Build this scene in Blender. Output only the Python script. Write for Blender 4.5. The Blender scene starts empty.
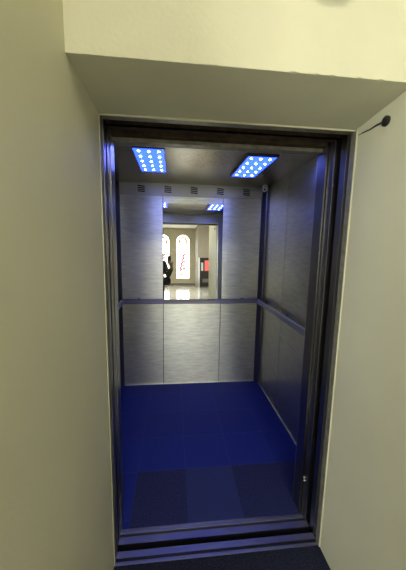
import bpy, bmesh, math, random
from mathutils import Vector, Matrix
random.seed(4)
C = bpy.context.scene
COL = C.collection
# ------------------------------------------------------------------ camera
F_PX, YAW, PITCH, ROLL, CAM_H = 273.7, 0.1081, -0.1445, 0.0171, 1.5
def cam_axes():
    f = Vector((math.sin(YAW)*math.cos(PITCH), math.cos(YAW)*math.cos(PITCH), math.sin(PITCH)))
    rt = Vector((math.cos(YAW), -math.sin(YAW), 0)); up = rt.cross(f)
    c, s = math.cos(ROLL), math.sin(ROLL)
    return rt*c + up*s, -rt*s + up*c, f
RT, UP, FW = cam_axes()
cd = bpy.data.cameras.new('camera'); cam = bpy.data.objects.new('camera', cd); COL.objects.link(cam)
m = Matrix((RT, UP, -FW)).transposed().to_4x4(); m.translation = (0, 0, CAM_H); cam.matrix_world = m
cd.sensor_fit = 'VERTICAL'; cd.sensor_height = 24; cd.lens = F_PX/570*24; cd.clip_start = 0.02; cd.clip_end = 200
C.camera = cam
# ------------------------------------------------------------------ world, lights, exposure
w = bpy.data.worlds.new('world'); C.world = w; w.use_nodes = True
bg = w.node_tree.nodes['Background']; bg.inputs[0].default_value = (0.95, 0.97, 1.0, 1); bg.inputs[1].default_value = 9.0
def area(name, loc, size, energy, color, rot=(0, 0, 0)):
    l = bpy.data.lights.new(name, 'AREA'); l.shape = 'RECTANGLE'; l.size, l.size_y = size; l.energy = energy; l.color = color
    o = bpy.data.objects.new(name, l); COL.objects.link(o); o.location = loc; o.rotation_euler = rot; return o
WARM = (1.0, 0.93, 0.72)
area('hall_ceiling_lamp', (0.3, -1.6, 4.35), (1.2, 1.2), 78, WARM)
area('hall_ceiling_lamp', (0.6, -9.0, 4.35), (2.2, 2.2), 480, (1.0, 0.96, 0.86))
area('added_side_fill', (-2.85, -2.6, 1.9), (2.2, 1.6), 128, (1.0, 0.97, 0.88), (0, math.radians(-90), 0))  # added fill lamp from the left to brighten the right alcove wall
C.view_settings.view_transform = 'Standard'; C.view_settings.look = 'None'
C.view_settings.exposure = 0.0; C.view_settings.gamma = 1; C.view_settings.use_curve_mapping = False

# ------------------------------------------------------------------ materials
def mat(name, col, rough=.5, metal=0.0, noise=0.0, nscale=8, bump=0.0, bscale=60, stretch=(1, 1, 1), col2=None, emit=None, estr=0, coat=0, trans=0, spec=None, aniso=0):
    M = bpy.data.materials.new(name); M.use_nodes = True; nt = M.node_tree; b = nt.nodes['Principled BSDF']
    b.inputs['Base Color'].default_value = (*col, 1); b.inputs['Roughness'].default_value = rough; b.inputs['Metallic'].default_value = metal
    if coat: b.inputs['Coat Weight'].default_value = coat
    if trans: b.inputs['Transmission Weight'].default_value = trans
    if spec is not None: b.inputs['Specular IOR Level'].default_value = spec
    if emit: b.inputs['Emission Color'].default_value = (*emit, 1); b.inputs['Emission Strength'].default_value = estr
    if noise or bump:
        tc = nt.nodes.new('ShaderNodeTexCoord'); mp = nt.nodes.new('ShaderNodeMapping'); mp.inputs['Scale'].default_value = stretch
        nt.links.new(tc.outputs['Object'], mp.inputs['Vector'])
    if noise:
        n = nt.nodes.new('ShaderNodeTexNoise'); n.inputs['Scale'].default_value = nscale; n.inputs['Detail'].default_value = 6
        nt.links.new(mp.outputs[0], n.inputs['Vector'])
        r = nt.nodes.new('ShaderNodeValToRGB'); r.color_ramp.elements[0].position = .35; r.color_ramp.elements[1].position = .65
        c2 = col2 or tuple(max(0, c*(1-noise)) for c in col)
        r.color_ramp.elements[0].color = (*c2, 1); r.color_ramp.elements[1].color = (*col, 1)
        nt.links.new(n.outputs['Fac'], r.inputs['Fac']); nt.links.new(r.outputs[0], b.inputs['Base Color'])
    if bump:
        n2 = nt.nodes.new('ShaderNodeTexNoise'); n2.inputs['Scale'].default_value = bscale; n2.inputs['Detail'].default_value = 3
        nt.links.new(mp.outputs[0], n2.inputs['Vector'])
        bp = nt.nodes.new('ShaderNodeBump'); bp.inputs['Strength'].default_value = bump; bp.inputs['Distance'].default_value = .002
        nt.links.new(n2.outputs['Fac'], bp.inputs['Height']); nt.links.new(bp.outputs[0], b.inputs['Normal'])
    return M
CREAM = mat('cream_paint', (.58, .57, .40), .55, noise=.06, nscale=3, bump=.25, bscale=90)
SOFFIT = mat('soffit_paint', (.58, .57, .40), .6, noise=.07, nscale=5, bump=.3, bscale=90)
def steel(name, col, rough, smudge=0.0, grain=(1, 1, 60), bump=.03, aniso=0):
    M = mat(name, col, rough, 1.0, bump=bump, bscale=30, stretch=grain); nt = M.node_tree; b = nt.nodes['Principled BSDF']
    if aniso:
        tg = nt.nodes.new('ShaderNodeTangent'); tg.direction_type = 'RADIAL'; tg.axis = 'Z'
        nt.links.new(tg.outputs[0], b.inputs['Tangent']); b.inputs['Anisotropic'].default_value = aniso; b.inputs['Anisotropic Rotation'].default_value = .25
    tc = nt.nodes.new('ShaderNodeTexCoord'); mp = nt.nodes.new('ShaderNodeMapping'); mp.inputs['Scale'].default_value = tuple(.3+g_*.12 for g_ in grain)
    n = nt.nodes.new('ShaderNodeTexNoise'); n.inputs['Scale'].default_value = 5; n.inputs['Detail'].default_value = 5
    nt.links.new(tc.outputs['Object'], mp.inputs[0]); nt.links.new(mp.outputs[0], n.inputs['Vector'])
    mr = nt.nodes.new('ShaderNodeMapRange'); mr.inputs['From Min'].default_value = .2; mr.inputs['From Max'].default_value = .8
    mr.inputs['To Min'].default_value = rough-smudge*.4; mr.inputs['To Max'].default_value = rough+smudge*.6
    nt.links.new(n.outputs['Fac'], mr.inputs['Value']); nt.links.new(mr.outputs[0], b.inputs['Roughness'])
    if aniso:
        m3 = nt.nodes.new('ShaderNodeMapping'); m3.inputs['Scale'].default_value = (4, 4, 26)
        n3 = nt.nodes.new('ShaderNodeTexNoise'); n3.inputs['Scale'].default_value = 2.2; n3.inputs['Detail'].default_value = 9; n3.inputs['Roughness'].default_value = .7
        nt.links.new(tc.outputs['Object'], m3.inputs[0]); nt.links.new(m3.outputs[0], n3.inputs['Vector'])
        cr = nt.nodes.new('ShaderNodeValToRGB'); cr.color_ramp.elements[0].position = .3; cr.color_ramp.elements[1].position = .7
        cr.color_ramp.elements[0].color = (*[c*.78 for c in col], 1); cr.color_ramp.elements[1].color = (*[min(1, c*1.12) for c in col], 1)
        nt.links.new(n3.outputs['Fac'], cr.inputs[0]); nt.links.new(cr.outputs[0], b.inputs['Base Color'])
    return M
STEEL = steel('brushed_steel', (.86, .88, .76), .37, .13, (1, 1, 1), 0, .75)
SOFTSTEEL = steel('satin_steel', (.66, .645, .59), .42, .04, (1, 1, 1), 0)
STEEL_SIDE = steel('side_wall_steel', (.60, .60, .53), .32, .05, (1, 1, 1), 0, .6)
STEEL_JAMB = steel('jamb_steel', (.25, .245, .235), .28, .0, (60, 60, 1), 0.0)
STEEL_FRAME = mat('worn_frame_paint', (.27, .26, .19), .45, .3, noise=.35, nscale=30)
STEEL_DARK = steel('dark_steel', (.22, .22, .23), .34, .05)
STEEL_SILL = steel('sill_aluminium', (.36, .36, .37), .4, .04, (60, 1, 1))
RAIL = steel('handrail_steel', (.32, .32, .36), .3, .02)
BLACK = mat('black_recess', (.008, .008, .008), .8)
CONCRETE = mat('shaft_concrete', (.04, .04, .04), .9, noise=.3)
RUST = mat('rusty_channel', (.07, .045, .02), .7, .3, noise=.6, nscale=20)
CEIL = steel('cabin_ceiling_steel', (.30, .28, .22), .28, .02)
# rust specks on the cabin ceiling
nt = CEIL.node_tree; b = nt.nodes['Principled BSDF']; tc = nt.nodes.new('ShaderNodeTexCoord')
n = nt.nodes.new('ShaderNodeTexNoise'); n.inputs['Scale'].default_value = 55; n.inputs['Detail'].default_value = 4
n2 = nt.nodes.new('ShaderNodeTexNoise'); n2.inputs['Scale'].default_value = 3.2
mu = nt.nodes.new('ShaderNodeMath'); mu.operation = 'MULTIPLY'
nt.links.new(tc.outputs['Object'], n.inputs['Vector']); nt.links.new(tc.outputs['Object'], n2.inputs['Vector'])
nt.links.new(n.outputs['Fac'], mu.inputs[0]); nt.links.new(n2.outputs['Fac'], mu.inputs[1])
r = nt.nodes.new('ShaderNodeValToRGB'); r.color_ramp.elements[0].position = .30; r.color_ramp.elements[1].position = .36
r.color_ramp.elements[0].color = (.30, .28, .22, 1); r.color_ramp.elements[1].color = (.24, .17, .11, 1)
nt.links.new(mu.outputs[0], r.inputs['Fac']); nt.links.new(r.outputs[0], b.inputs['Base Color'])
MIRROR = mat('mirror_silver', (.90, .91, .88), .015, 1.0)
WHITE_PL = mat('white_plastic', (.85, .85, .80), .35)
BLK_PL = mat('black_plastic', (.015, .015, .015), .3)
LED_BLUE = mat('blue_led_plate', (.05, .1, .6), .4, emit=(.014, .045, 1.0), estr=7)
LED_WHITE = mat('white_led', (.8, .85, 1), .3, emit=(.80, .92, 1.0), estr=28)
# rubber tiles of the cabin floor
def tile_mat():
    M = bpy.data.materials.new('blue_rubber_tiles'); M.use_nodes = True; nt = M.node_tree; b = nt.nodes['Principled BSDF']
    L = nt.links.new; N = nt.nodes.new
    tc = N('ShaderNodeTexCoord'); mp = N('ShaderNodeMapping'); mp.inputs['Location'].default_value = (.235, -1.33, 0)
    L(tc.outputs['Object'], mp.inputs['Vector'])
    br = N('ShaderNodeTexBrick'); br.offset = 0; br.inputs['Scale'].default_value = 1; br.inputs['Brick Width'].default_value = .315
    br.inputs['Row Height'].default_value = .325; br.inputs['Mortar Size'].default_value = .0022; br.inputs['Mortar Smooth'].default_value = .2
    br.inputs['Color1'].default_value = (.010, .022, .20, 1); br.inputs['Color2'].default_value = (.008, .018, .17, 1); br.inputs['Mortar'].default_value = (.03, .04, .22, 1)
    L(mp.outputs[0], br.inputs['Vector'])
    no = N('ShaderNodeTexNoise'); no.inputs['Scale'].default_value = 160; no.inputs['Detail'].default_value = 3; L(tc.outputs['Object'], no.inputs['Vector'])
    sx = N('ShaderNodeSeparateXYZ'); L(tc.outputs['Object'], sx.inputs[0])
    cf = N('ShaderNodeMath'); cf.operation = 'LESS_THAN'; cf.inputs[1].default_value = 1.655; L(sx.outputs['Y'], cf.inputs[0])
    # one plain tile between two speckled ones in the front row
    a = N('ShaderNodeMath'); a.operation = 'COMPARE'; a.inputs[1].default_value = .237; a.inputs[2].default_value = .157; L(sx.outputs['X'], a.inputs[0])
    sp = N('ShaderNodeValToRGB'); sp.color_ramp.elements[0].position = .42; sp.color_ramp.elements[1].position = .68
    sp.color_ramp.elements[0].color = (.007, .009, .05, 1); sp.color_ramp.elements[1].color = (.035, .045, .14, 1); L(no.outputs['Fac'], sp.inputs[0])
    m1 = N('ShaderNodeMix'); m1.data_type = 'RGBA'; m1.inputs['B'].default_value = (.022, .032, .13, 1); L(a.outputs[0], m1.inputs['Factor']); L(sp.outputs[0], m1.inputs['A'])
    m2 = N('ShaderNodeMix'); m2.data_type = 'RGBA'; gx = N('ShaderNodeMath'); gx.operation = 'GREATER_THAN'; gx.inputs[1].default_value = -.235; L(sx.outputs['X'], gx.inputs[0]); an = N('ShaderNodeMath'); an.operation = 'MULTIPLY'; L(cf.outputs[0], an.inputs[0]); L(gx.outputs[0], an.inputs[1]); L(an.outputs[0], m2.inputs['Factor']); L(br.outputs['Color'], m2.inputs['A']); L(m1.outputs['Result'], m2.inputs['B'])
    L(m2.outputs['Result'], b.inputs['Base Color']); b.inputs['Roughness'].default_value = .6; b.inputs['Specular IOR Level'].default_value = .25
    bp = N('ShaderNodeBump'); bp.inputs['Strength'].default_value = .3; bp.inputs['Distance'].default_value = .002
    ad = N('ShaderNodeMath'); ad.operation = 'SUBTRACT'; L(no.outputs['Fac'], ad.inputs[0]); L(br.outputs['Fac'], ad.inputs[1]); L(ad.outputs[0], bp.inputs['Height']); L(bp.outputs[0], b.inputs['Normal'])
    return M
TILES = tile_mat()
MAT_CARPET = mat('dark_entrance_carpet', (.022, .026, .05), .95, noise=.75, nscale=140, bump=.6, bscale=200, spec=.1)
MARBLE = mat('polished_hall_floor', (.60, .60, .56), .10, noise=.25, nscale=2.5, coat=.3)
HALLWALL = mat('hall_wall_plaster', (.36, .33, .27), .7, noise=.06)
HALLCEIL = mat('hall_ceiling_paint', (.72, .70, .60), .8, noise=.03)
WOODCREAM = mat('cream_window_wood', (.42, .38, .26), .5, noise=.05)
def add_thin_glass(name, tint):
    M = bpy.data.materials.new(name); M.use_nodes = True; nt = M.node_tree; nt.nodes.clear()
    o = nt.nodes.new('ShaderNodeOutputMaterial'); t = nt.nodes.new('ShaderNodeBsdfTransparent'); g = nt.nodes.new('ShaderNodeBsdfGlossy'); x = nt.nodes.new('ShaderNodeMixShader')
    t.inputs[0].default_value = (*tint, 1); g.inputs['Roughness'].default_value = .05; x.inputs[0].default_value = .06
    nt.links.new(t.outputs[0], x.inputs[1]); nt.links.new(g.outputs[0], x.inputs[2]); nt.links.new(x.outputs[0], o.inputs[0]); return M
GLASS = add_thin_glass('clear_window_glass', (.95, .97, .95))
GLASS_PINK = add_thin_glass('pink_stained_glass', (.36, .07, .15))
GLASS_AMBER = add_thin_glass('amber_stained_glass', (.38, .19, .03))

# ------------------------------------------------------------------ mesh helpers
def box(bm, x0, x1, y0, y1, z0, z1):
    vs = [bm.verts.new((x, y, z)) for z in (z0, z1) for x, y in ((x0, y0), (x1, y0), (x1, y1), (x0, y1))]
    for f in ((3, 2, 1, 0), (4, 5, 6, 7), (0, 1, 5, 4), (1, 2, 6, 5), (2, 3, 7, 6), (3, 0, 4, 7)): bm.faces.new([vs[i] for i in f])
def boxes(*bs):
    bm = bmesh.new()
    for b_ in bs: box(bm, *b_)
    return bm
def prism(bm, pts, axis, a0, a1):
    def P(u, v, a): return {'X': (a, u, v), 'Y': (u, a, v), 'Z': (u, v, a)}[axis]
    A = [bm.verts.new(P(u, v, a0)) for u, v in pts]; B = [bm.verts.new(P(u, v, a1)) for u, v in pts]
    n_ = len(pts); bm.faces.new(A); bm.faces.new(B[::-1])
    for i in range(n_): bm.faces.new((A[i], B[i], B[(i+1) % n_], A[(i+1) % n_]))
def tube(bm, pts, rad, seg=10, cap=True):
    pts = [Vector(p) for p in pts]; rings = []
    rads = rad if isinstance(rad, (list, tuple)) else [rad]*len(pts)
    for i, p in enumerate(pts):
        d = (pts[min(i+1, len(pts)-1)] - pts[max(i-1, 0)]).normalized()
        a = Vector((0, 0, 1)) if abs(d.z) < .9 else Vector((1, 0, 0)); u = d.cross(a).normalized(); v = d.cross(u)
        rings.append([bm.verts.new(p + rads[i]*(u*math.cos(t*2*math.pi/seg)+v*math.sin(t*2*math.pi/seg))) for t in range(seg)])
    for r0, r1 in zip(rings, rings[1:]):
        for t in range(seg): bm.faces.new((r0[t], r0[(t+1) % seg], r1[(t+1) % seg], r1[t]))
    if cap: bm.faces.new(rings[0][::-1]); bm.faces.new(rings[-1])
def ball(bm, c, r, seg=16, rot=None):
    rr = r if isinstance(r, (tuple, list)) else (r, r, r)
    M_ = Matrix.Translation(c) @ (rot.to_4x4() if rot else Matrix()) @ Matrix.Diagonal((*rr, 1))
    bmesh.ops.create_uvsphere(bm, u_segments=seg, v_segments=seg//2+2, radius=1, matrix=M_)
def obj(name, bm, material, parent=None, bevel=0, smooth=False, loc=None):
    bmesh.ops.recalc_face_normals(bm, faces=bm.faces[:])
    me = bpy.data.meshes.new(name); bm.to_mesh(me); bm.free(); me.materials.append(material)
    if smooth:
        for p in me.polygons: p.use_smooth = True
    o = bpy.data.objects.new(name, me); COL.objects.link(o)
    if parent: o.parent = parent; o.matrix_parent_inverse = Matrix.Translation(-Vector(parent.location)) if parent.type == 'EMPTY' and parent.rotation_euler[:] == (0, 0, 0) else Matrix()
    if bevel:
        md = o.modifiers.new('bevel', 'BEVEL'); md.width = bevel; md.segments = 2; md.limit_method = 'ANGLE'
    return o
def tag(o, label, cat, group=None):
    o['label'] = label; o['category'] = cat
    if group: o['group'] = group
    return o
def thing(name, label, cat, loc, group=None):
    o = bpy.data.objects.new(name, None); COL.objects.link(o); o.location = loc; o.empty_display_size = .1
    return tag(o, label, cat, group)
def struct(name, bm, material, parent=None, **k):
    o = obj(name, bm, material, parent, **k)
    if not parent: o['kind'] = 'structure'
    return o

# ------------------------------------------------------------------ main dimensions
A0, A1, Y0, HZ = -.275, .737, 1.128, 1.972          # door opening of the landing
B0, B1, YB, CZ = -.565, .938, 2.817, 2.089            # cabin inside
LY, LZ = .848, 2.003                                  # lintel face
WF = .30                                              # front face of the wall around the alcove
HC = 4.4; YW = -15.9
# ------------------------------------------------------------------ landing / alcove
LX = -.297
bm = bmesh.new(); prism(bm, [(LX-.02, WF), (A0, Y0), (A0, Y0+.014), (-3.0, Y0+.014), (-3.0, WF)], 'Z', 0, HC); struct('wall_left', bm, CREAM)
bm = bmesh.new(); prism(bm, [(A1, WF), (A1, Y0), (A1, Y0+.014), (4.0, Y0+.014), (4.0, WF)], 'Z', 0, HC); struct('wall_right', bm, CREAM)
# lintel with a slightly chipped lower edge
bm = bmesh.new(); nseg = 90; low = []; 
xa, xb = LX-.03, A1+.02
for i in range(nseg+1):
    x = xa + (xb-xa)*i/nseg
    j = random.uniform(0, .0025) if random.random() < .3 and i > 25 else random.uniform(0, .0008)
    low.append((x, j))
prev = None
for x, j in low:
    q = [bm.verts.new((x, LY, HC)), bm.verts.new((x, LY, LZ+j*1.5)), bm.verts.new((x, LY+j*2.5+.001, LZ)), bm.verts.new((x, Y0+.02, HZ-.001)), bm.verts.new((x, Y0+.02, HC))]
    if prev:
        for k in range(5): bm.faces.new((prev[k], prev[(k+1) % 5], q[(k+1) % 5], q[k]))
    else: bm.faces.new(q)
    prev = q
bm.faces.new(prev[::-1])
struct('wall_lintel', bm, SOFFIT)
# floors
struct('floor', boxes((-3, 4.1, YW-.3, .55, -.1, 0)), MARBLE)
struct('floor_landing', boxes((-3, 3, .55, 1.117, -.1, 0)), MAT_CARPET)
# ------------------------------------------------------------------ lift shaft and cabin shell
struct('wall_shaft', boxes((-1.1, -1.0, Y0+.015, 3.2, -.6, 3.0), (1.35, 1.45, Y0+.015, 3.2, -.6, 3.0), (-1.1, 1.45, 3.1, 3.2, -.6, 3.0),
                           (-1.1, 1.45, Y0+.02, 3.2, 2.9, 3.0), (-1.1, 1.45, 1.0, 3.2, -.6, -.5), (-1.1, 1.45, 1.0, 1.1, -.6, -.1), (-1.1, 1.45, LY+.2, Y0+.06, 2.1, 3.0)), CONCRETE)
g = .003; S1, S2 = -.107, .497; T = .02; YR = 1.37
struct('wall_back', boxes((B0, S1-g, YB, YB+T, 0, CZ), (S1+g, S2-g, YB, YB+T, 0, CZ), (S2+g, B1, YB, YB+T, 0, CZ)), STEEL)
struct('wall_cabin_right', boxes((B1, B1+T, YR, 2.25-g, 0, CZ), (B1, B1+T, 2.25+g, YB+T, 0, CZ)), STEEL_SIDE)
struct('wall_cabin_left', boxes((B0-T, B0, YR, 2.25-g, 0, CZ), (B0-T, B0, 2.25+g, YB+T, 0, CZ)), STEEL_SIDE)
struct('ceiling_cabin', boxes((B0-T, B1+T, 1.28, YB+T, CZ, CZ+.03)), CEIL)
struct('floor_cabin', boxes((B0-T, B1+T, 1.286, YB+T, -.06, 0)), TILES)
# front returns beside the opening, seen from inside in the mirror
struct('wall_cabin_front', boxes((A1-.025, B1+T, 1.29, YR, 0, CZ), (B0-T, A0+.001, 1.29, YR, 0, CZ)), STEEL_JAMB)
struct('wall_cabin_front_lining', boxes((A1-.025, B1, YR, YR+.004, 0, CZ), (B0, A0+.001, YR, YR+.004, 0, CZ), (A0+.001, A1-.025, 1.3825, 1.386, 1.953, CZ)), SOFTSTEEL)
struct('trim_1', boxes((A0+.001, A1-.025, 1.33, 1.382, 1.953, CZ)), STEEL_FRAME)       # cabin header
bm = boxes((B0, B1, YB-.006, YB-.0005, .0, .004), (B1-.006, B1-.0005, 1.37, YB, 0, .003)); struct('trim_2', bm, STEEL)   # thin bead where walls meet floor
# corner profiles
for sgn, bx in ((1, B1), (-1, B0)):
    bm = bmesh.new(); prism(bm, [(bx, YB), (bx-sgn*.045, YB), (bx-sgn*.04, YB-.012), (bx-sgn*.012, YB-.05), (bx, YB-.055)], 'Z', 0, CZ)
    o = obj('corner_profile', bm, STEEL_DARK); tag(o, 'dark vertical corner strip in the %s rear corner of the lift cabin' % ('right' if sgn > 0 else 'left'), 'corner strip')
# ------------------------------------------------------------------ landing door frame
t = thing('door_frame', 'worn steel frame around the open lift doorway', 'door frame', ((A0+A1)/2, Y0+.01, 0))
obj('side_jamb', boxes((A0-.01, A0+.003, Y0-.003, Y0+.018, 0, HZ)), STEEL_FRAME, t, bevel=.001)
obj('side_jamb', boxes((A1-.004, A1+.01, Y0-.016, Y0+.016, 0, HZ)), STEEL_FRAME, t, bevel=.001)
obj('head_jamb', boxes((A0-.01, A1+.01, Y0-.006, Y0+.03, HZ-.004, HZ+.012)), STEEL_FRAME, t, bevel=.001)
def door(name, label, panel, strip):
    t = thing(name, label, 'lift door', (panel[0], panel[2], 0))
    obj('door_panel', boxes(panel), STEEL_JAMB, t, bevel=.001); obj('edge_strip', boxes(strip), STEEL_JAMB if 'cabin' in name else STEEL_SILL, t)
DZ = HZ+.03
door('landing_door', 'retracted landing door edge in the right side of the lift doorway', (A1-.002, A1+.25, 1.166, 1.212, .005, DZ), (A1-.006, A1+.01, 1.162, 1.166, .005, DZ))
door('landing_door', 'retracted landing door edge in the left side of the lift doorway', (A0-.25, A0+.002, 1.166, 1.205, .005, DZ), (A0-.01, A0+.005, 1.162, 1.166, .005, DZ))
door('cabin_door', 'retracted cabin door edge beside the right cabin wall', (A1-.014, A1+.22, 1.238, 1.280, .005, DZ), (A1-.0155, A1+.01, 1.280, 1.283, .005, DZ))
door('cabin_door', 'retracted cabin door edge beside the left cabin wall', (A0-.22, A0+.002, 1.232, 1.280, .005, DZ), (A0-.01, A0+.005, 1.280, 1.284, .005, DZ))
o = obj('door_channel', boxes((A0-.02, A1+.02, 1.232, 1.240, 1.978, 2.03), (A0-.02, A1+.02, 1.232, 1.27, 1.978, 1.983), (A0-.02, A1+.02, 1.29, 1.329, 1.968, 2.03)), RUST); tag(o, 'brown rusty channel above the lift doorway behind its steel head', 'channel')
# small marks: bolt heads and a rubber stop on the jambs
t = thing('door_stop', 'small pale rubber stop low on the right lift door edge', 'door stop', (A1-.02, 1.273, .24))
bm = bmesh.new(); ball(bm, (A1-.02, 1.273, .24), (.003, .005, .012)); obj('rubber_pad', bm, mat('grey_rubber', (.35, .34, .33), .7), t, smooth=True)
bm = bmesh.new(); tube(bm, [(A1-.0215, 1.273, .222), (A1-.014, 1.273, .222)], .004); obj('screw', bm, STEEL, t, smooth=True)
struct('highlight_trim_right', boxes((A1-.0045, A1+.001, Y0-.021, Y0-.0165, 0, HZ-.005)), CREAM)  # this bead and the next two are added to draw a bright edge highlight
struct('highlight_trim_left', boxes((A0-.001, A0+.0025, Y0-.008, Y0-.004, 0, HZ-.005)), CREAM)
struct('highlight_trim_top', boxes((A0, A1, Y0-.011, Y0-.007, HZ-.0055, HZ+.001)), CREAM)
# ------------------------------------------------------------------ sills
t = thing('cabin_sill', 'grooved metal sill at the front edge of the cabin floor', 'door sill', (.23, 1.245, 0))
obj('sill_rail', boxes((A0+.0, A1-.0, 1.212, 1.246, -.04, 0), (A0, A1, 1.260, 1.276, -.04, 0), (A0, A1, 1.246, 1.260, -.04, -.022)), STEEL_SILL, t, bevel=.001)
obj('edge_trim', boxes((A0, A1, 1.277, 1.286, -.04, .002)), RAIL, t, bevel=.001)
obj('front_lip', boxes((A0, A1, 1.2085, 1.2120, -.04, .001)), RAIL, t)
t = thing('landing_sill', 'grooved metal sill between the carpet and the lift gap', 'door sill', (.23, 1.15, 0))
obj('sill_rail', boxes((A0, A1, 1.151, 1.179, -.04, 0), (A0, A1, 1.117, 1.133, -.04, 0), (A0, A1, 1.133, 1.146, -.04, -.022)), STEEL_SILL, t, bevel=.001)
obj('rear_lip', boxes((A0, A1, 1.146, 1.1505, -.03, .001)), RAIL, t)
# ------------------------------------------------------------------ vent strip, mirror, rails
t = thing('vent_strip', 'steel ventilation strip along the top of the rear lift wall', 'vent strip', (.2, YB-.006, 1.973))
bm = bmesh.new(); prism(bm, [(YB-.010, 1.972), (YB-.012, 1.969), (YB-.016, 1.969), (YB-.026, CZ-.001), (YB, CZ-.001), (YB, 1.972)], 'X', B0+.045, B1-.045); obj('strip_panel', bm, steel('strip_steel', (.40, .40, .35), .42, .04, (1, 1, 1), 0), t)
for vx in (-.312, -.056, .2, .461, .728):
    bm = bmesh.new()
    for k in range(4):
        yv = YB-.0165-(.0033+k*.0165+.028)*.0833
        z = 2.000+k*.0165
        A = [(vx-.034, z+.004), (vx+.034, z-.002), (vx+.034, z+.008), (vx-.034, z+.014)]
        prism(bm, A, 'Y', yv-.0022, yv+.003)
    obj('vent', bm, BLACK, t)
t = thing('wall_mirror', 'tall rectangular mirror on the middle rear panel of the lift', 'mirror', (.196, YB-.01, .945))
bm = boxes((S1+.002, S2-.002, -.005, 0, 0, .958)); mo = obj('mirror_glass', bm, MIRROR)
mo.parent = t; mo.location = (-t.location.x, -.046, .003); mo.rotation_euler = (math.radians(-2.5), 0, math.radians(.72))
bm = boxes((S1+.02, S2-.02, YB-.03, YB-.014, .935, .945), (S1+.02, S2-.02, YB-.016, YB, .935, .948)); obj('support_ledge', bm, RAIL, t)
def rail(label, p0, p1, nrm, mit0, mit1):
    """flat handrail from p0 to p1 standing off the wall along nrm"""
    p0, p1, nrm = Vector(p0), Vector(p1), Vector(nrm); d = (p1-p0).normalized()
    t = thing('handrail', label, 'handrail', p0, None)
    bm = bmesh.new(); prof = [(.040, -.024), (.052, -.024), (.068, -.020), (.070, -.012), (.058, .016), (.052, .022), (.040, .022)]
    A = [bm.verts.new(p0+nrm*o_+Vector((0, 0, z_))+d*o_*mit0) for o_, z_ in prof]; B = [bm.verts.new(p1+nrm*o_+Vector((0, 0, z_))-d*o_*mit1) for o_, z_ in prof]
    for i in range(len(prof)): bm.faces.new((A[i], B[i], B[(i+1) % len(prof)], A[(i+1) % len(prof)]))
    bm.faces.new(A); bm.faces.new(B[::-1]); obj('rail_bar', bm, RAIL, t, bevel=.001)
    L_ = (p1-p0).length
    for f_ in (.14, .5, .86):
        c = p0+d*L_*f_; bm = bmesh.new(); tube(bm, [c, c+nrm*.04], .009); tube(bm, [c, c+nrm*.004], .024, 16); obj('bracket', bm, STEEL_DARK, t, smooth=False)
RZ = .925
rail('steel handrail across the rear wall under the mirror', (B0, YB, RZ), (B1, YB, RZ), (0, -1, 0), 1, 1)
rail('steel handrail along the right wall of the lift cabin', (B1, YB, RZ), (B1, 1.45, RZ), (-1, 0, 0), 1, 0)
rail('steel handrail along the left wall of the lift cabin', (B0, YB, RZ), (B0, 1.45, RZ), (1, 0, 0), 1, 0)
# ------------------------------------------------------------------ blue LED ceiling lights
def led(label, x0, x1, y0, y1, drop):
    z = CZ-drop; t = thing('ceiling_light', label, 'ceiling light', ((x0+x1)/2, (y0+y1)/2, CZ), 'blue ceiling lights of the lift')
    e = .008
    obj('housing', boxes((x0-e, x0, y0-e, y1+e, z-.003, CZ), (x1, x1+e, y0-e, y1+e, z-.003, CZ), (x0, x1, y0-e, y0, z-.003, CZ), (x0, x1, y1, y1+e, z-.003, CZ)), STEEL_DARK, t)
    obj('light_plate', boxes((x0, x1, y0, y1, z, z+.004)), LED_BLUE, t)
    for i in range(3):
        for j in range(5):
            cx, cy = x0+(x1-x0)*(i+.5)/3, y0+(y1-y0)*(j+.5)/5
            bm = bmesh.new(); ball(bm, (cx, cy, z), (.008, .008, .004), 16); obj('led_bulb', bm, LED_WHITE, t, smooth=True)
led('left blue LED panel in the steel lift ceiling', -.252, -.063, 1.80, 2.34, .010)
led('right blue LED panel in the steel lift ceiling, with a deeper dark edge', .474, .664, 1.80, 2.33, .022)
# ------------------------------------------------------------------ security camera
cc = Vector((B1-.052, YB-.11, CZ-.032))
t = thing('security_camera', 'small white dome security camera in the top right cabin corner', 'camera', (cc.x, cc.y, CZ))
bm = bmesh.new(); tube(bm, [(cc.x, cc.y, CZ), (cc.x, cc.y, CZ-.014)], .026, 20); obj('mount', bm, WHITE_PL, t, smooth=False, bevel=.002)
bm = bmesh.new(); ball(bm, cc, (.029, .029, .031), 20); obj('body', bm, WHITE_PL, t, smooth=True)
d = (Vector((0, 0, 1.5))-cc).normalized(); d.z -= .25; d.normalize()
bm = bmesh.new(); tube(bm, [cc+d*.018, cc+d*.032], .012, 16); obj('lens', bm, BLK_PL, t)
# ------------------------------------------------------------------ cable on the right alcove wall
pk = Vector((A1, .952, 1.938))
t = thing('cable_grommet', 'black round cable plug on the cream wall right of the doorway', 'cable plug', pk)
bm = bmesh.new(); tube(bm, [(A1, pk.y, pk.z), (A1-.008, pk.y, pk.z), (A1-.011, pk.y, pk.z)], [.017, .017, .011], 20); obj('plug', bm, BLK_PL, t)
bm = bmesh.new(); tube(bm, [(A1-.004, .965, 1.94), (A1-.004, 1.0, 1.943), (A1-.003, 1.03, 1.942), (A1-.003, 1.07, 1.945), (A1-.001, 1.10, 1.947)], [.0032, .003, .0022, .0018, .0014], 8); obj('cable', bm, BLK_PL, t, smooth=True)
# ------------------------------------------------------------------ indicator above the lintel
t = thing('floor_indicator', 'grey indicator box on the cream wall above the lintel', 'indicator', (.45, LY, 2.2))
obj('housing', boxes((.405, .495, LY-.025, LY, 2.205, 2.30)), mat('grey_plastic', (.35, .35, .31), .5), t, bevel=.003)
obj('display', boxes((.425, .475, LY-.027, LY-.024, 2.235, 2.285)), BLK_PL, t)
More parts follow.
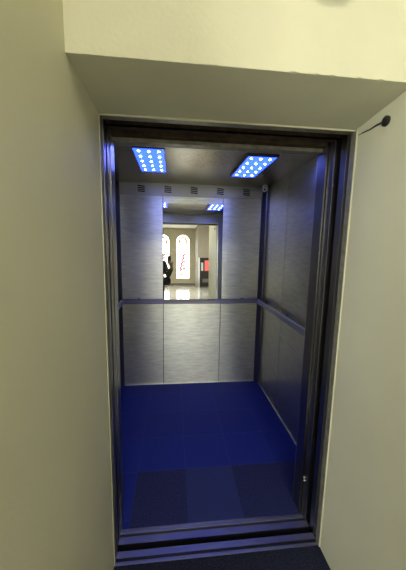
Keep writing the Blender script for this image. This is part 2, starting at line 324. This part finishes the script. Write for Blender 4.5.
# ------------------------------------------------------------------ entrance hall behind the viewer (seen in the mirror)
struct('ceiling', boxes((-3, 4.1, YW-.3, LY, HC, HC+.1)), HALLCEIL)
struct('wall_hall_left', boxes((-3.1, -3, YW-.3, -3.8, 0, HC), (-3.1, -3, -1.4, WF, 0, HC), (-3.1, -3, -3.8, -1.4, 0, 1.0), (-3.1, -3, -3.8, -1.4, 2.8, HC)), HALLWALL)
wl = struct('window_4', boxes((-3.06, -3.05, -3.8, -1.4, 1.0, 2.8)), GLASS)  # unseen window, added to go with the fill lamp on this side
obj('window_frame', boxes((-3.08, -3.02, -3.8, -3.74, 1.0, 2.8), (-3.08, -3.02, -1.46, -1.4, 1.0, 2.8), (-3.08, -3.02, -2.63, -2.57, 1.0, 2.8), (-3.08, -3.02, -3.8, -1.4, 1.0, 1.06), (-3.08, -3.02, -3.8, -1.4, 2.74, 2.8)), WOODCREAM, wl)
struct('wall_hall_right', boxes((4.0, 4.1, YW-.3, WF, 0, HC)), HALLWALL)
struct('wall_hall_side', boxes((2.13, 4.0, YW, -13.8, 0, HC)), HALLWALL)
# rear wall with arched openings
WINS = [(-2.41, -1.35), (-.90, .16), (.67, 1.73)]
WZ0, WZS = .48, 3.40
bm = bmesh.new()
def arch_wall(bm, x0, x1, y0, y1, z0, zs, top, N_=20):
    """masonry above and below one arched opening"""
    r_ = (x1-x0)/2; cx = (x0+x1)/2
    box(bm, x0, x1, y0, y1, 0, z0)
    pts = [(cx-r_*math.cos(math.pi*i/N_), zs+r_*math.sin(math.pi*i/N_)) for i in range(N_+1)]
    for (xa_, za_), (xb_, zb_) in zip(pts, pts[1:]): prism(bm, [(xa_, za_), (xb_, zb_), (xb_, top), (xa_, top)], 'Y', y0, y1)
edge = -3.0
for x0, x1 in WINS:
    box(bm, edge, x0, YW-.3, YW, 0, HC); arch_wall(bm, x0, x1, YW-.3, YW, WZ0, WZS, HC); edge = x1
box(bm, edge, 2.13, YW-.3, YW, 0, HC)
struct('wall_hall_rear', bm, WOODCREAM)
for k, (x0, x1) in enumerate(WINS):
    r_ = (x1-x0)/2; cx = (x0+x1)/2; N_ = 20
    arc = [(cx-r_*math.cos(math.pi*i/N_), WZS+r_*math.sin(math.pi*i/N_)) for i in range(N_+1)]
    bm = bmesh.new(); prism(bm, [(x0, WZ0)] + arc + [(x1, WZ0)], 'Y', YW-.16, YW-.155)
    wn = struct('window_%d' % (k+1), bm, GLASS)
    bm = boxes((x0, x0+.035, YW-.19, YW-.12, WZ0, WZS), (x1-.035, x1, YW-.19, YW-.12, WZ0, WZS), (x0, x1, YW-.19, YW-.12, WZ0, WZ0+.05),
               (x0, x1, YW-.18, YW-.13, 1.25, 1.31), (x0, x1, YW-.18, YW-.13, 2.35, 2.41), (x0, x1, YW-.19, YW-.12, WZS-.02, WZS+.02))
    rin = r_-.035
    for i in range(N_):
        a0, a1 = math.pi*i/N_, math.pi*(i+1)/N_
        prism(bm, [(cx-r_*math.cos(a0), WZS+r_*math.sin(a0)), (cx-r_*math.cos(a1), WZS+r_*math.sin(a1)), (cx-rin*math.cos(a1), WZS+rin*math.sin(a1)), (cx-rin*math.cos(a0), WZS+rin*math.sin(a0))], 'Y', YW-.19, YW-.12)
    obj('window_frame', bm, WOODCREAM, wn)
    def ribbon(pts, wid, mname, m_):
        bm = bmesh.new(); 
        for (xa_, za_), (xb_, zb_) in zip(pts, pts[1:]):
            d_ = Vector((xb_-xa_, 0, zb_-za_)); nn = Vector((-d_.z, 0, d_.x)).normalized()*wid
            prism(bm, [(xa_-nn.x, za_-nn.z), (xb_-nn.x, zb_-nn.z), (xb_+nn.x, zb_+nn.z), (xa_+nn.x, za_+nn.z)], 'Y', YW-.150, YW-.147)
        obj(mname, bm, m_, wn)
    ribbon([(cx-.34*math.cos(a)*.9, WZS-.1+.42*math.sin(a)) for a in [i*.3-.2 for i in range(13)]], .085, 'stained_glass', GLASS_AMBER)
    ribbon([(cx-.3, .72), (cx+.05, .92), (cx+.3, .80)], .07, 'stained_glass', GLASS_AMBER)
    for q in range(5):
        z_ = 1.05+q*.27; ribbon([(cx-.30+.06*q, z_), (cx-.05+.03*q, z_+.24), (cx+.22, z_+.28)], .075, 'stained_glass', GLASS_PINK)
# skirting
struct('baseboard_rear', boxes((-3, 2.13, YW, YW+.02, 0, .14)), mat('dark_skirting', (.12, .11, .09), .5))
# vending machine
vx0, vx1, vy0, vy1, vh = 2.16, 3.0, -13.79, -13.0, 2.05
t = thing('vending_machine', 'black drinks vending machine with a red panel, in the mirror reflection', 'vending machine', ((vx0+vx1)/2, (vy0+vy1)/2, 0))
GREYM = mat('grey_enamel', (.5, .52, .52), .4)
obj('cabinet', boxes((vx0, vx1, vy0, vy1-.04, .03, vh)), GREYM, t, bevel=.01)
obj('front_door', boxes((vx0+.01, vx1-.01, vy1-.04, vy1, .05, vh-.01)), BLK_PL, t, bevel=.008)
obj('advert_panel', boxes((vx0+.34, vx1-.1, vy1, vy1+.006, 1.15, 1.85)), mat('red_backlit_panel', (.60, .10, .10), .4, emit=(.8, .2, .18), estr=.4), t)
obj('selection_panel', boxes((vx0+.10, vx0+.24, vy1, vy1+.008, 1.15, 1.7)), GREYM, t)
obj('dispensing_hatch', boxes((vx0+.2, vx1-.2, vy1, vy1+.012, .35, .6)), STEEL_DARK, t, bevel=.005)
for fx in (vx0+.05, vx1-.09):
    for fy in (vy0+.05, vy1-.12): obj('foot', boxes((fx, fx+.04, fy, fy+.04, 0, .03)), BLK_PL, t)
# ------------------------------------------------------------------ phone and the person holding it
tilt = Matrix((RT, UP, -FW)).transposed()
ph = bpy.data.objects.new('mobile_phone', None); COL.objects.link(ph)
ph.location = Vector((0, 0, CAM_H)) - FW*.014; ph.rotation_euler = tilt.to_euler()
tag(ph, 'dark mobile phone held up by the person reflected in the mirror', 'phone')
def loc_obj(name, bm, m_, par, **k):
    o = obj(name, bm, m_, None, **k); o.parent = par; return o
loc_obj('case', boxes((-.056, .018, -.13, .018, -.002, .006)), BLK_PL, ph, bevel=.002)
loc_obj('screen', boxes((-.053, .015, -.127, .015, .006, .007)), mat('screen_glass', (.02, .02, .025), .1), ph)
bm = bmesh.new(); tube(bm, [(0, 0, -.006), (0, 0, -.002)], .007, 16); tube(bm, [(-0.018, 0, -.006), (-0.018, 0, -.002)], .007, 16); loc_obj('lens', bm, STEEL_DARK, ph)
PX, PY = -.30, -.42
SKIN = mat('skin', (.28, .17, .12), .55); JACKET = mat('dark_jacket', (.018, .018, .022), .8, bump=.4, bscale=120)
TROUSER = mat('dark_trousers', (.015, .017, .025), .85, bump=.3, bscale=150); HAIR = mat('dark_hair', (.02, .014, .01), .6, bump=.5, bscale=200); SHOE = mat('black_leather', (.01, .01, .01), .35)
person = thing('person', 'person in dark clothes holding up a phone, reflected at the mirror edge', 'person', (PX, PY, 0))
def capsule(bm, a, b_, ra, rb, n_=6):
    a, b_ = Vector(a), Vector(b_)
    pts = [a.lerp(b_, i/n_) for i in range(n_+1)]; tube(bm, pts, [ra+(rb-ra)*i/n_ for i in range(n_+1)], 14)
    ball(bm, a, ra, 14); ball(bm, b_, rb, 14)
def remesh(o, vox, it=4):
    md = o.modifiers.new('remesh', 'REMESH'); md.mode = 'VOXEL'; md.voxel_size = vox; md.use_smooth_shade = True
    ms = o.modifiers.new('smooth', 'SMOOTH'); ms.factor = .5; ms.iterations = it
P_ = lambda x, y, z: Vector((PX+x, PY+y, z))
shR, elR, wrR = P_(.165, .0, 1.375), P_(.265, .10, 1.13), Vector((0, 0, CAM_H)) + RT*.032 - UP*.225 + FW*.015
shL, elL, wrL = P_(-.165, .0, 1.375), P_(-.24, -.03, 1.11), P_(-.20, .08, .88)
bm = bmesh.new()
ball(bm, P_(0, 0, 1.62), (.075, .095, .11), 24); ball(bm, P_(0, .035, 1.565), (.052, .060, .055), 20)      # skull, jaw
capsule(bm, P_(0, -.01, 1.40), P_(0, .0, 1.55), .055, .050)
ball(bm, P_(0, .100, 1.595), (.013, .018, .022), 12); ball(bm, P_(0, .094, 1.62), (.009, .014, .02), 12)    # nose
for s_ in (-1, 1):
    ball(bm, P_(s_*.078, 0, 1.605), (.010, .018, .030), 12)                                                  # ears
    ball(bm, P_(s_*.03, .082, 1.64), (.022, .014, .008), 12)                                                 # brow
    capsule(bm, P_(s_*.09, 0, .90), P_(s_*.10, .01, .49), .085, .056); capsule(bm, P_(s_*.10, .01, .49), P_(s_*.10, -.01, .09), .056, .038)
    ball(bm, P_(s_*.10, .05, .045), (.042, .11, .035), 14)
ball(bm, P_(0, .092, 1.553), (.022, .010, .006), 12); ball(bm, P_(0, .090, 1.543), (.020, .011, .007), 12)   # lips
ball(bm, P_(0, 0, 1.24), (.165, .10, .22), 20); ball(bm, P_(0, 0, .96), (.165, .11, .13), 20); ball(bm, P_(0, 0, 1.08), (.135, .095, .16), 20)
for sh, el, wr in ((shR, elR, wrR), (shL, elL, wrL)): capsule(bm, sh, el, .052, .040); capsule(bm, el, wr, .040, .027)
# right hand behind the phone, fingers curling round its far edge, thumb on the near side
def hand(bm, W, U, S, N, curl, L_=.18):
    """W wrist point, U toward the fingers, S toward the thumb side, N palm normal"""
    capsule(bm, W, W+U*.05, .025, .028)
    for k in range(4): capsule(bm, W+U*.03+S*(.026-.017*k), W+U*.085+S*(.030-.019*k), .0125, .0105, 3)
    for k, ln in enumerate((.072, .080, .074, .058)):
        p = W+U*.085+S*(.030-.019*k); a = curl*.25
        for q, (fr, rr_) in enumerate(((.45, .0095), (.31, .0085), (.24, .0078))):
            a += curl*(.35+.25*q); e = p+(U*math.cos(a)+N*math.sin(a))*ln*fr; capsule(bm, p, e, rr_+.0008, rr_, 3); p = e
    p = W+U*.03+S*.028; e = p+(U*.55+S*.75+N*.3).normalized()*.040; capsule(bm, p, e, .0135, .0115, 3)
    e2 = e+(U*.85+S*.25+N*.4).normalized()*.032; capsule(bm, e, e2, .0108, .0095, 3)
U_ = UP*.93 + RT*(-.1); U_.normalize(); S_ = -RT; N_v = -FW
WL = lambda x, y, z: ph.location + RT*x + UP*y - FW*z
hand(bm, WL(.026, -.192, -.040), (RT*-.5+UP*.86).normalized(), (RT*.86+UP*.5).normalized(), -FW, .85)
hand(bm, wrL, Vector((.1, .25, -.95)).normalized(), Vector((.5, .8, .25)).normalized(), Vector((.9, -.2, 0)).normalized(), .5)
body = obj('body', bm, SKIN, person, smooth=True); remesh(body, .006, 3)
bm = bmesh.new()   # jacket, flaring at the hem
ball(bm, P_(0, 0, 1.26), (.195, .135, .22), 24); ball(bm, P_(0, 0, 1.08), (.18, .13, .20), 24); ball(bm, P_(.04, 0, .98), (.22, .15, .12), 24); ball(bm, P_(.24, .03, 1.0), (.085, .09, .10), 20)
ball(bm, P_(0, -.01, 1.45), (.085, .08, .045), 20)
for sh, el, wr in ((shR, elR, wrR), (shL, elL, wrL)): capsule(bm, sh, el, .066, .058); capsule(bm, el, el.lerp(wr, .86), .060, .042)
j = obj('jacket', bm, JACKET, person, smooth=True); remesh(j, .010, 6)
bm = bmesh.new()
ball(bm, P_(0, 0, .93), (.185, .125, .13), 20)
for s_ in (-1, 1): capsule(bm, P_(s_*.09, 0, .90), P_(s_*.10, .01, .49), .100, .075); capsule(bm, P_(s_*.10, .01, .49), P_(s_*.10, -.01, .11), .075, .062)
tr = obj('trousers', bm, TROUSER, person, smooth=True); remesh(tr, .010, 5)
for s_ in (-1, 1):
    bm = bmesh.new(); ball(bm, P_(s_*.10, .055, .045), (.050, .135, .042), 18); ball(bm, P_(s_*.10, -.02, .07), (.048, .06, .055), 14); box(bm, PX+s_*.10-.048, PX+s_*.10+.048, PY-.075, PY+.185, .0, .02)
    sh_ = obj('shoe', bm, SHOE, person, smooth=True); remesh(sh_, .007, 3)
bm = bmesh.new(); ball(bm, P_(0, -.018, 1.645), (.086, .102, .105), 24); ball(bm, P_(0, -.05, 1.57), (.078, .065, .09), 20)
hr = obj('hair', bm, HAIR, person, smooth=True); remesh(hr, .007, 3)
for s_ in (-1, 1):
    bm = bmesh.new(); ball(bm, P_(s_*.030, .088, 1.615), (.012, .008, .007), 12); obj('eye', bm, mat('eye_white', (.7, .7, .68), .2), person, smooth=True)
